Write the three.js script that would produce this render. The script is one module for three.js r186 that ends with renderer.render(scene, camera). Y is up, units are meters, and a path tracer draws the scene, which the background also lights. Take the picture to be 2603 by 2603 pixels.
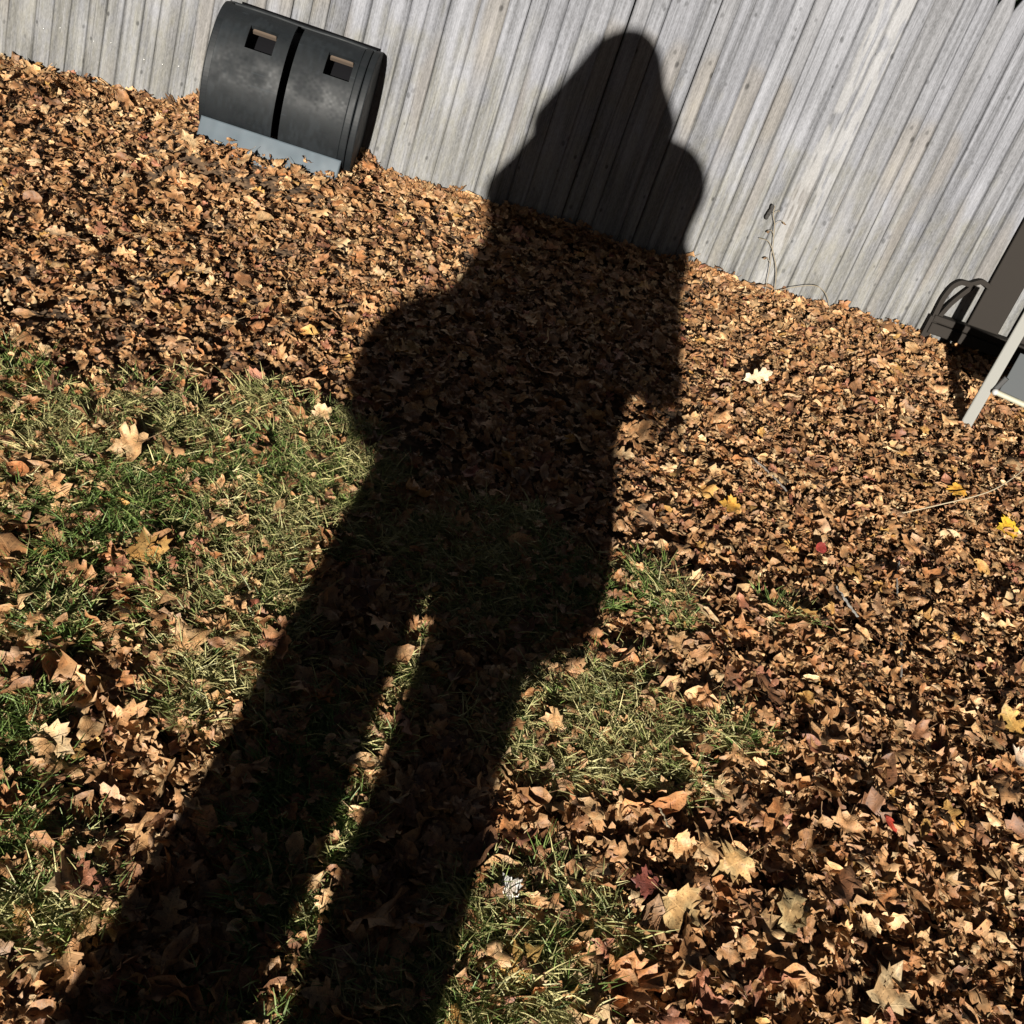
import * as THREE from 'three';
import { mergeGeometries } from 'three/addons/utils/BufferGeometryUtils.js';

// ------------------------------------------------------------------ camera, sky, sun, exposure
const D2R = Math.PI / 180;
const scene = new THREE.Scene();
const camera = new THREE.PerspectiveCamera(50.02, 1, 0.03, 400);
const PITCH = 28 * D2R, ROLL = 20.2 * D2R;
const camF = new THREE.Vector3(0, -Math.sin(PITCH), -Math.cos(PITCH));
const camU0 = new THREE.Vector3(0, Math.cos(PITCH), -Math.sin(PITCH)), camR0 = new THREE.Vector3(1, 0, 0);
const camR = camR0.clone().multiplyScalar(Math.cos(ROLL)).addScaledVector(camU0, Math.sin(ROLL));
const camU = camU0.clone().multiplyScalar(Math.cos(ROLL)).addScaledVector(camR0, -Math.sin(ROLL));
const EYE = new THREE.Vector3(0, 1.4, 0);
camera.position.copy(EYE);
camera.quaternion.setFromRotationMatrix(new THREE.Matrix4().makeBasis(camR, camU, camF.clone().negate()));
const renderer = new THREE.WebGLRenderer({ antialias: true });
renderer.setSize(1024, 1024);
renderer.toneMapping = THREE.LinearToneMapping;
renderer.toneMappingExposure = 2.08;
renderer.shadowMap.enabled = true;

// sun: low, behind the photographer
const SUN_EL = 8.44 * D2R, SUN_AZ = -2.37 * D2R;
const toSun = new THREE.Vector3(-Math.sin(SUN_AZ) * Math.cos(SUN_EL), Math.sin(SUN_EL), Math.cos(SUN_AZ) * Math.cos(SUN_EL));
const sun = new THREE.DirectionalLight(new THREE.Color().setRGB(1, 0.94, 0.85), 5.0);
sun.target.position.set(0, 0.6, -2); sun.position.copy(sun.target.position).addScaledVector(toSun, 20);
sun.castShadow = true; sun.shadow.radius = 1;
sun.shadow.mapSize.set(4096, 4096);
Object.assign(sun.shadow.camera, { left: -6, right: 6, top: 5, bottom: -5, near: 1, far: 60 });
sun.name = 'sun';
scene.add(sun, sun.target);

// clear evening sky: one smooth fall from a pale horizon to a deep blue zenith, with a broad bright glow added round the sun to lighten the fence shadow
{
  const W = 256, H = 128, d = new Float32Array(W * H * 4), v = new THREE.Vector3();
  for (let r = 0; r < H; r++) for (let q = 0; q < W; q++) {
    const up = ((r + 0.5) / H - 0.5) * Math.PI, ro = ((q + 0.5) / W - 0.5) * 2 * Math.PI;
    v.set(Math.cos(ro) * Math.cos(up), Math.sin(up), Math.sin(ro) * Math.cos(up));
    const h = Math.pow(1 - Math.max(0, v.y), 4), s = Math.pow(Math.max(0, v.dot(toSun)), 5), below = v.y < 0 ? 0.5 : 1, o = (r * W + q) * 4;
    d[o] = (0.022 + 0.08 * h + 0.75 * s) * below; d[o + 1] = (0.04 + 0.085 * h + 0.7 * s) * below; d[o + 2] = (0.09 + 0.09 * h + 0.62 * s) * below; d[o + 3] = 1;
  }
  const t = new THREE.DataTexture(d, W, H, THREE.RGBAFormat, THREE.FloatType);
  t.mapping = THREE.EquirectangularReflectionMapping; t.magFilter = t.minFilter = THREE.LinearFilter; t.needsUpdate = true;
  scene.background = t; scene.environment = t; scene.environmentIntensity = 0.1; scene.backgroundIntensity = 0.1;
}

// ------------------------------------------------------------------ helpers
function rng(seed) { let s = seed | 0; return () => { s = (s + 0x6d2b79f5) | 0; let t = Math.imul(s ^ (s >>> 15), 1 | s); t = (t + Math.imul(t ^ (t >>> 7), 61 | t)) ^ t; return ((t ^ (t >>> 14)) >>> 0) / 4294967296; }; }
const R = rng(20251123);
const gauss = (r = R) => Math.sqrt(-2 * Math.log(1 - r() * 0.9999)) * Math.cos(6.2832 * r());
const lerp = THREE.MathUtils.lerp, smooth = THREE.MathUtils.smoothstep, clamp = THREE.MathUtils.clamp;
const rgb = (r, g, b) => new THREE.Color().setRGB(r, g, b);
const hash2 = (x, y) => { let h = Math.imul(x | 0, 374761393) + Math.imul(y | 0, 668265263); h = Math.imul(h ^ (h >>> 13), 1274126177); return ((h ^ (h >>> 16)) >>> 0) / 4294967296; };
function noise2(x, y, px = 1e9, py = 1e9) {
  const ix = Math.floor(x), iy = Math.floor(y), fx = x - ix, fy = y - iy, sx = fx * fx * (3 - 2 * fx), sy = fy * fy * (3 - 2 * fy), m = (a, p) => ((a % p) + p) % p;
  const a = hash2(m(ix, px), m(iy, py)), b = hash2(m(ix + 1, px), m(iy, py)), c = hash2(m(ix, px), m(iy + 1, py)), d = hash2(m(ix + 1, px), m(iy + 1, py));
  return lerp(lerp(a, b, sx), lerp(c, d, sx), sy);
}
const names = {};
function numbered(n) { names[n] = (names[n] ?? -1) + 1; return names[n] ? `${n}_${String(names[n]).padStart(3, '0')}` : n; }
function shade(o) { o.castShadow = true; o.receiveShadow = true; return o; }
function mesh(name, geo, mat, parent = scene) { const m = shade(new THREE.Mesh(geo, mat)); m.name = parent === scene ? numbered(name) : name; parent.add(m); return m; }
function thing(name, label, category, p = [0, 0, 0], group) { const o = new THREE.Group(); o.name = numbered(name); o.position.set(...p); o.userData = { label, category }; if (group) o.userData.group = group; scene.add(o); return o; }
function tag(o, label, category, kind, group) { Object.assign(o.userData, { label, category }); if (kind) o.userData.kind = kind; if (group) o.userData.group = group; return o; }
function std(color, roughness = 0.8, extra = {}) { return new THREE.MeshStandardMaterial({ color, roughness, side: THREE.DoubleSide, ...extra }); }
function dataTex(w, h, fn, srgb = false, wrap = THREE.RepeatWrapping) {
  const d = new Uint8Array(w * h * 4), lin = (c) => (c <= 0.0031308 ? c * 12.92 : 1.055 * Math.pow(c, 1 / 2.4) - 0.055);
  for (let y = 0; y < h; y++) for (let x = 0; x < w; x++) { const c = fn((x + 0.5) / w, (y + 0.5) / h, x, y), o = (y * w + x) * 4; for (let k = 0; k < 3; k++) { const q = clamp(Array.isArray(c) ? c[k] : c, 0, 1); d[o + k] = Math.round(255 * (srgb ? lin(q) : q)); } d[o + 3] = 255; }
  const t = new THREE.DataTexture(d, w, h, THREE.RGBAFormat); t.wrapS = t.wrapT = wrap; t.magFilter = t.minFilter = THREE.LinearFilter; if (srgb) t.colorSpace = THREE.SRGBColorSpace; t.needsUpdate = true; return t;
}
function box(w, h, d, x = 0, y = 0, z = 0) { const g = new THREE.BoxGeometry(w, h, d); g.translate(x, y, z); return g; }
// a box with chamfered edges
function slab(w, h, d, b = 0.003) {
  const s = new THREE.Shape(); s.moveTo(-w / 2 + b, -h / 2 + b); s.lineTo(w / 2 - b, -h / 2 + b); s.lineTo(w / 2 - b, h / 2 - b); s.lineTo(-w / 2 + b, h / 2 - b); s.closePath();
  const g = new THREE.ExtrudeGeometry(s, { depth: d - 2 * b, bevelEnabled: true, bevelSize: b, bevelThickness: b, bevelSegments: 2 }); g.translate(0, 0, -d / 2 + b); return g;
}
function tube(pts, r, seg = 24, sides = 6) { return new THREE.TubeGeometry(new THREE.CatmullRomCurve3(pts.map((p) => new THREE.Vector3(...p))), seg, r, sides); }

// the yard rises towards the fence by 11 degrees
const SLOPE = Math.tan(11 * D2R);
const plainY = (z) => { const a = 1.6, b = -6.0; const zz = z > a ? a + (z - a) * Math.exp(-(z - a) * 0.6) : z < b ? b : z; return -SLOPE * zz; };
const moundAt = (x, z) => { const p = (x - F0.x) * FU.x + (z - F0.z) * FU.z, o = (x - F0.x) * FN.x + (z - F0.z) * FN.z; return 0.05 * smooth(p, -0.95, -0.82) * smooth(-p, 0.3, 0.38) * smooth(-o, -0.42, -0.25); };
const groundY = (x, z) => plainY(z) + (z > -6 ? 0.016 * (noise2(x * 2.3 + 50, z * 2.3 + 50) - 0.5) + 0.008 * (noise2(x * 7 + 9, z * 7 + 31) - 0.5) : 0) - 0.012 - 0.022 * smooth(-z, 2.5, 3.1) + moundAt(x, z);

// fence frame: u runs along the fence, h up from the leaf level, o out of it towards the camera
const FA = 8.3 * D2R, F0 = new THREE.Vector3(-0.387, 0, -3.223), FU = new THREE.Vector3(Math.cos(FA), 0, -Math.sin(FA)), FN = new THREE.Vector3(Math.sin(FA), 0, Math.cos(FA));
const onFence = (u, h, o = 0) => { const p = F0.clone().addScaledVector(FU, u).addScaledVector(FN, o); p.y = -SLOPE * p.z + h; return p; };

// ------------------------------------------------------------------ ground
{
  const N = 260, xs = [], zs = [], axis = (t) => { const s = Math.sign(t), a = Math.abs(t); return s * (a < 0.8 ? a * 3.6 : 2.88 + (a - 0.8) * 3.6 + Math.pow((a - 0.8) / 0.2, 3) * 190); };
  for (let i = 0; i <= N; i++) { xs.push(axis(i / N * 2 - 1)); zs.push(axis(i / N * 2 - 1) - 1); }
  const pos = [], uv = [], idx = [];
  for (const z of zs) for (const x of xs) { pos.push(x, groundY(x, z) - 0.009, z); uv.push(x / 0.8, z / 0.8); }
  for (let j = 0; j < N; j++) for (let i = 0; i < N; i++) { const a = j * (N + 1) + i; idx.push(a, a + N + 1, a + 1, a + 1, a + N + 1, a + N + 2); }
  const g = new THREE.BufferGeometry(); g.setAttribute('position', new THREE.Float32BufferAttribute(pos, 3)); g.setAttribute('uv', new THREE.Float32BufferAttribute(uv, 2)); g.setIndex(idx); g.computeVertexNormals();
  const soil = dataTex(512, 512, (u, v) => { const n = 0.5 * noise2(u * 12, v * 12, 12, 12) + 0.3 * noise2(u * 40, v * 40, 40, 40) + 0.2 * noise2(u * 128, v * 128, 128, 128), w = noise2(u * 60, v * 45, 60, 45); const b = 0.02 + 0.085 * n + 0.06 * smooth(w, 0.55, 0.9); return [b * 1.4, b * 0.86, b * 0.46]; }, true);
  const bump = dataTex(512, 512, (u, v) => 0.5 * noise2(u * 30, v * 30, 30, 30) + 0.5 * noise2(u * 110, v * 110, 110, 110));
  var groundMesh = mesh('ground', g, new THREE.MeshStandardMaterial({ map: soil, bumpMap: bump, bumpScale: 0.012, roughness: 1 }));
  groundMesh.userData = { kind: 'structure', label: 'dark soil lawn under the fallen leaves and grass', category: 'ground' };
}

// ------------------------------------------------------------------ picket fence of weathered boards
{
  const fence = thing('picket_fence', 'weathered grey wooden stockade fence of narrow upright pickets', 'fence', [F0.x, -SLOPE * F0.z, F0.z]);
  fence.rotation.y = FA;
  const local = (u) => -SLOPE * (onFence(u, 0).z - F0.z);          // ground level along the fence, fence frame
  // grain: narrow streaks along the board, knots, stains and a little green growth near the soil, 0.5 m x 1.2 m
  const kr = rng(77), knots = [];
  for (let i = 0; i < 46; i++) knots.push([kr(), kr(), 0.003 + 0.0035 * kr(), 0.3 + 0.6 * kr()]);
  const TW = 1024, TH = 1024;
  const streak = (u, v) => 0.22 * noise2(u * 170, v * 6, 170, 6) + 0.4 * noise2(u * 58 + 3.7, v * 5, 58, 5) + 0.2 * noise2(u * 400, v * 18, 400, 18) + 0.26 * noise2(u * 26 + 11.1, v * 3.2, 26, 9999);
  const knotAt = (u, v) => { let k = 0; for (const q of knots) { let du = Math.abs(u - q[0]); du = Math.min(du, 1 - du) * 0.5; const dv = Math.abs(v - q[1]) * 1.2 * 0.7, r = Math.hypot(du, dv) / q[2]; if (r < 1.6) k = Math.max(k, q[3] * (1 - smooth(r, 0.45, 1.3))); } return k; };
  const grainMap = (pale) => dataTex(TW, TH, (u, v) => {
    const s = streak(u, v), k = knotAt(u, v), blot = noise2(u * 10, v * 9, 10, 9), fine = noise2(u * 300, v * 260, 300, 260);
    let b = 0.143 + 0.085 * (s - 0.5) * 2 + 0.045 * (blot - 0.5) + 0.05 * (fine - 0.5) + 0.03 * (noise2(u * 130, v * 120, 130, 120) - 0.5); const crack = noise2(u * 330 + 9, v * 7 + 3, 330, 9999); if (crack > 0.87) b *= 1 - (crack - 0.87) * 4.5;
    const dark = noise2(u * 210 + 5, v * 4 + 2, 210, 9999); if (dark > 0.8) b *= 1 - (dark - 0.8) * 1.9;
    b *= 1 - 0.72 * k;
    const grow = smooth(noise2(u * 24, v * 26, 24, 9999) * 0.3 - v, -0.25, 0.04) * (0.4 + 0.6 * noise2(u * 80, v * 60, 80, 60));
    let c = [b * 0.97, b, b * 1.1];
    c = [lerp(c[0], b * 0.93, grow), lerp(c[1], b * 0.92, grow), lerp(c[2], b * 0.84, grow)];
    const brown = smooth(noise2(u * 7 + 2, v * 5 + 9, 7, 9999), 0.62, 0.85) * 0.6; c = [lerp(c[0], b * 0.95, brown), lerp(c[1], b * 0.87, brown), lerp(c[2], b * 0.76, brown)];
    if (pale) { const p = smooth(noise2(u * 13 + 3, v * 3 + 5, 13, 9999), 0.2, 0.4) * smooth(noise2(u * 60, v * 22, 60, 22), 0.2, 0.5) * (1 - k); c = c.map((x) => lerp(x, 0.26 + 0.06 * (fine - 0.5), p * 0.55)); }
    return c;
  }, true);
  const grainBump = dataTex(TW, TH, (u, v) => clamp(0.5 + 0.8 * (streak(u, v) - 0.5) - 0.4 * knotAt(u, v), 0, 1));
  const wood = [[1, 1, 1], [0.94, 0.94, 0.95], [1.06, 1.06, 1.06], [0.98, 0.97, 0.95], [1.03, 1.03, 1.04]].map((t) => { const m = new THREE.MeshStandardMaterial({ map: null, bumpMap: grainBump, bumpScale: 0.0022, roughness: 0.82 }); m.color.setRGB(...t.map((x) => x)); return m; });
  const gm = grainMap(false), gp = grainMap(true); for (const t of [gm, gp, grainBump]) t.wrapT = THREE.ClampToEdgeWrapping; wood.forEach((m) => (m.map = gm));
  const paleWood = new THREE.MeshStandardMaterial({ map: gp, bumpMap: grainBump, bumpScale: 0.0022, roughness: 0.8 });
  // one picket: rounded face, pointed top
  const r = rng(5);
  const picketGeo = (w, bulge, top, point, u0) => {
    const S = 8, prof = [];
    for (let i = 0; i <= S; i++) { const t = i / S * 2 - 1; prof.push([t * w / 2, bulge * (1 - Math.pow(Math.abs(t), 2.6)) + 0.0006 * (r() - 0.5)]); }
    const ys = [-0.12, 0.05, 0.25, 0.5, 0.75, top - point, top - point * 0.5, top], pos = [], uv = [], idx = [], wob = Array.from({ length: ys.length }, () => 0.0016 * (r() - 0.5));
    ys.forEach((y, j) => { const k = y > top - point ? clamp((top - y) / point, 0.06, 1) : 1; prof.forEach(([x, z]) => { pos.push(x * k + wob[j], y, z * (0.4 + 0.6 * k)); uv.push(u0 + x / 0.5, y / 1.2); }); });
    for (let j = 0; j < ys.length - 1; j++) for (let i = 0; i < S; i++) { const a = j * (S + 1) + i; idx.push(a, a + 1, a + S + 2, a, a + S + 2, a + S + 1); }
    const n0 = pos.length / 3;                                      // flat back and the two sides
    ys.forEach((y, j) => { const k = y > top - point ? clamp((top - y) / point, 0.06, 1) : 1; pos.push(-w / 2 * k + wob[j], y, -0.014, w / 2 * k + wob[j], y, -0.014); uv.push(u0 - w, y / 1.2, u0 + w, y / 1.2); });
    for (let j = 0; j < ys.length - 1; j++) { const a = n0 + j * 2, l0 = j * (S + 1), l1 = l0 + S + 1; idx.push(a, a + 2, a + 3, a, a + 3, a + 1, l0, l1, a + 2, l0, a + 2, a, l0 + S, a + 1, a + 3, l0 + S, a + 3, l1 + S); }
    const g = new THREE.BufferGeometry(); g.setAttribute('position', new THREE.Float32BufferAttribute(pos, 3)); g.setAttribute('uv', new THREE.Float32BufferAttribute(uv, 2)); g.setIndex(idx); g.computeVertexNormals(); return g;
  };
  let u = -4.3; const nailMat = std(rgb(0.62, 0.62, 0.6), 0.35, { metalness: 0.7 }), nailGeo = new THREE.SphereGeometry(0.0022, 8, 5);
  while (u < 4.2) {
    const flat = u > 0.45 && u < 1.04, wide = r() < (flat ? 0.4 : 0.15), w = wide ? 0.062 + 0.03 * r() : 0.041 + 0.014 * r(), gap = r() < (flat ? 0.07 : 0.09) ? 0.0016 + 0.0014 * r() : 0.0001, c = u + w / 2;
    const bulge = wide ? 0.001 + 0.001 * r() : 0.0018 + 0.002 * r(), top = 0.965 + 0.02 * (r() - 0.5), pale = c > 0.85 && c < 0.97;
    const p = mesh('picket', picketGeo(w, bulge, top, 0.075 + 0.02 * r(), r()), pale ? paleWood : wood[Math.floor(r() * wood.length)], fence);
    p.position.set(c, local(c), 0.003 * (r() - 0.5)); p.rotation.z = 0.004 * (r() - 0.5);
    if (c > -1.35 && c < -0.82 && r() < 0.7) { const n = mesh('nail', nailGeo, nailMat, p); n.position.set(0.006 * (r() - 0.5), 0.10 + 0.02 * r(), bulge + 0.0005); }
    u += w + gap;
  }
  for (const h of [0.2, 0.78]) { const L = 8.5, rise = local(1) - local(0), a = Math.atan(rise), rail = mesh('rail', slab(L, 0.07, 0.035), wood[1], fence); rail.rotation.z = a; rail.position.set(0, local(0) + h, -0.034); }
  for (let k = -2; k <= 2; k++) { const post = mesh('post', slab(0.09, 1.2, 0.09, 0.006), wood[3], fence); post.position.set(k * 2 + 0.4, local(k * 2 + 0.4) + 0.45, -0.1); }
}

// ------------------------------------------------------------------ evergreen hedge behind the fence
{
  const hedge = thing('evergreen_hedge', 'dark evergreen hedge behind the pointed fence tops', 'hedge', [0, plainY(-4.4), -4.4]);
  const hr = rng(91), leaf = new THREE.ConeGeometry(0.022, 0.13, 4, 1), N = 9000, im = shade(new THREE.InstancedMesh(leaf, std(rgb(0.02, 0.04, 0.016), 0.9), N)), q = new THREE.Quaternion(), m = new THREE.Matrix4(), e = new THREE.Euler();
  for (let i = 0; i < N; i++) { const x = (hr() - 0.5) * 9, y = hr() * 1.7, z = (hr() - 0.5) * 0.8 * (1.1 - y / 2.2); q.setFromEuler(e.set(gauss(hr), hr() * 6, gauss(hr))); m.compose(new THREE.Vector3(x, y, z), q, new THREE.Vector3(1, 1, 1).multiplyScalar(0.7 + hr())); im.setMatrixAt(i, m); }
  im.name = 'foliage'; im.userData.kind = 'stuff'; hedge.add(im);
  for (let k = 0; k < 10; k++) { const t = mesh('stem', new THREE.CylinderGeometry(0.018, 0.03, 1.4, 7), std(rgb(0.06, 0.045, 0.03), 0.9), hedge); t.position.set(-4.2 + k * 0.93, 0.7, 0); }
}

// ------------------------------------------------------------------ black drum-shaped bin against the fence
{
  const bin = thing('compost_bin', 'black plastic drum-shaped bin with two square hand holes and grey base board', 'bin');
  const o = onFence(-0.588, 0); bin.position.copy(o); bin.rotation.y = FA;
  const plastic = (c, rough) => { const t = dataTex(256, 256, (u, v) => { const s = noise2(u * 9, v * 9, 9, 9), q = noise2(u * 70, v * 20, 70, 20), sc = noise2(u * 6 + 4, v * 60, 6, 60), dust = smooth(s * 0.7 + q * 0.3, 0.55, 0.8); const b = c * (0.9 + 0.2 * q) + 0.4 * c * dust + (sc > 0.93 ? 0.006 : 0); return [b * 0.78, b, b * 1.18]; }, true); const rt = dataTex(256, 256, (u, v) => rough + 0.25 * (noise2(u * 12, v * 12, 12, 12) - 0.5) + 0.12 * (noise2(u * 60, v * 60, 60, 60) - 0.5)); return new THREE.MeshPhysicalMaterial({ color: 0xffffff, roughness: 1, map: t, roughnessMap: rt, specularIntensity: 0.55, side: THREE.DoubleSide }); };
  const black = plastic(0.0085, 0.66), dark = new THREE.MeshPhysicalMaterial({ color: rgb(0.005, 0.005, 0.006), roughness: 0.9, specularIntensity: 0.15, side: THREE.DoubleSide }), grey = plastic(0.085, 0.7);
  const prof = (t) => { const a = lerp(-0.30, 0.5, t) * Math.PI; return [0.085 + 0.13 * Math.cos(a), 0.152 + 0.166 * Math.sin(a)]; };   // [out, up]: from under the belly to the crown
  // a curved panel between u0 and u1 with an optional square hole
  const shell = (u0, u1, t0, t1, push, thick, hole, nu = 14, nt = 40) => {
    const pos = [], uv = [], idx = [], us = [], ts = [];
    for (let i = 0; i <= nu; i++) us.push(lerp(u0, u1, i / nu)); for (let j = 0; j <= nt; j++) ts.push(lerp(t0, t1, j / nt));
    if (hole) { const snap = (a, v) => { let b = 0; a.forEach((x, i) => { if (Math.abs(x - v) < Math.abs(a[b] - v)) b = i; }); a[b] = v; }; snap(us, hole[0]); snap(us, hole[1]); snap(ts, hole[2]); snap(ts, hole[3]); }
    const inH = (u, t) => hole && u > hole[0] && u < hole[1] && t > hole[2] && t < hole[3], V = (u, t, k) => { const [x, y] = prof(t), [x2, y2] = prof(t + 0.001), n = Math.hypot(x2 - x, y2 - y), nx = (y2 - y) / n, ny = -(x2 - x) / n, q = push - k * thick; pos.push(u, y + ny * q, x + nx * q); uv.push(u * 2.2, t * 1.1); return pos.length / 3 - 1; };
    const quad = (a, b, c, d) => idx.push(a, b, c, a, c, d);
    const grid = [0, 1].map((k) => ts.map((t) => us.map((u) => V(u, t, k))));
    const cell = (i, j) => i >= 0 && j >= 0 && i < us.length - 1 && j < ts.length - 1 && !inH((us[i] + us[i + 1]) / 2, (ts[j] + ts[j + 1]) / 2);
    const side = (ua, ta, ub, tb) => quad(V(ua, ta, 0), V(ua, ta, 1), V(ub, tb, 1), V(ub, tb, 0));
    for (let j = 0; j < ts.length - 1; j++) for (let i = 0; i < us.length - 1; i++) if (cell(i, j)) {
      quad(grid[0][j][i], grid[0][j][i + 1], grid[0][j + 1][i + 1], grid[0][j + 1][i]); quad(grid[1][j][i], grid[1][j + 1][i], grid[1][j + 1][i + 1], grid[1][j][i + 1]);
      if (!cell(i - 1, j)) side(us[i], ts[j], us[i], ts[j + 1]); if (!cell(i + 1, j)) side(us[i + 1], ts[j + 1], us[i + 1], ts[j]);
      if (!cell(i, j - 1)) side(us[i + 1], ts[j], us[i], ts[j]); if (!cell(i, j + 1)) side(us[i], ts[j + 1], us[i + 1], ts[j + 1]);
    }
    const g = new THREE.BufferGeometry(); g.setAttribute('position', new THREE.Float32BufferAttribute(pos, 3)); g.setAttribute('uv', new THREE.Float32BufferAttribute(uv, 2)); g.setIndex(idx); g.computeVertexNormals(); return g;
  };
  const holeT = [0.60, 0.765];
  mesh('front_panel', shell(-0.197, -0.018, 0.02, 0.93, 0.006, 0.012, [-0.126, -0.054, ...holeT]), black, bin);
  mesh('front_panel', shell(0.002, 0.165, 0.02, 0.93, 0.006, 0.012, [0.082, 0.152, ...holeT]), black, bin);
  // body: the drum itself, set back behind the panels, with flat ends
  const s = new THREE.Shape(); for (let j = 0; j <= 30; j++) { const [x, y] = prof(j / 30 * 1.0); j ? s.lineTo(-(x - 0.075), y * 0.9 + 0.006) : s.moveTo(-(x - 0.075), y * 0.9 + 0.006); } s.lineTo(-0.01, 0.32); s.lineTo(-0.01, 0.01); s.closePath();
  const bodyG = new THREE.ExtrudeGeometry(s, { depth: 0.385, bevelEnabled: false }); bodyG.rotateY(Math.PI / 2); bodyG.translate(-0.192, 0, 0);
  mesh('drum_body', bodyG, dark, bin);
  // end discs with a raised rim
  const endShape = () => { const q = new THREE.Shape(); for (let j = 0; j <= 40; j++) { const [x, y] = prof(lerp(-0.02, 1.0, j / 40)); j ? q.lineTo(-x - 0.002, y) : q.moveTo(-x - 0.002, y); } q.lineTo(-0.02, 0.312); q.lineTo(-0.004, 0.297); q.lineTo(-0.004, -0.02); q.closePath(); return q; };
  for (const u of [-0.212, 0.168, 0.19]) { const g = new THREE.ExtrudeGeometry(endShape(), { depth: u > 0.18 ? 0.012 : 0.014, bevelEnabled: true, bevelSize: 0.003, bevelThickness: 0.003, bevelSegments: 2 }); g.rotateY(Math.PI / 2); g.translate(u, 0, 0); mesh('end_cap', g, black, bin); }
  // folded seam on the crown
  const lip = mesh('top_seam', tube([[-0.2, 0.317, 0.07], [-0.1, 0.32, 0.075], [0, 0.318, 0.074], [0.1, 0.32, 0.075], [0.19, 0.317, 0.07]], 0.0055, 20, 7), black, bin);
  // brown lip at the top of each hole, its colour standing for the lit inside
  const litBrown = std(rgb(0.07, 0.05, 0.035), 0.95);
  for (const u of [-0.09, 0.117]) { const g = slab(0.062, 0.026, 0.02, 0.004); const c = mesh('painted_lit_lip', g, litBrown, bin); const [x, y] = prof(0.735); c.position.set(u, y + 0.004, x - 0.024); c.rotation.x = -0.7; }
  const gb = mesh('base_board', slab(0.385, 0.09, 0.022, 0.004), grey, bin); gb.position.set(-0.012, -0.004, 0.2); gb.rotation.x = -0.3;
}

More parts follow.
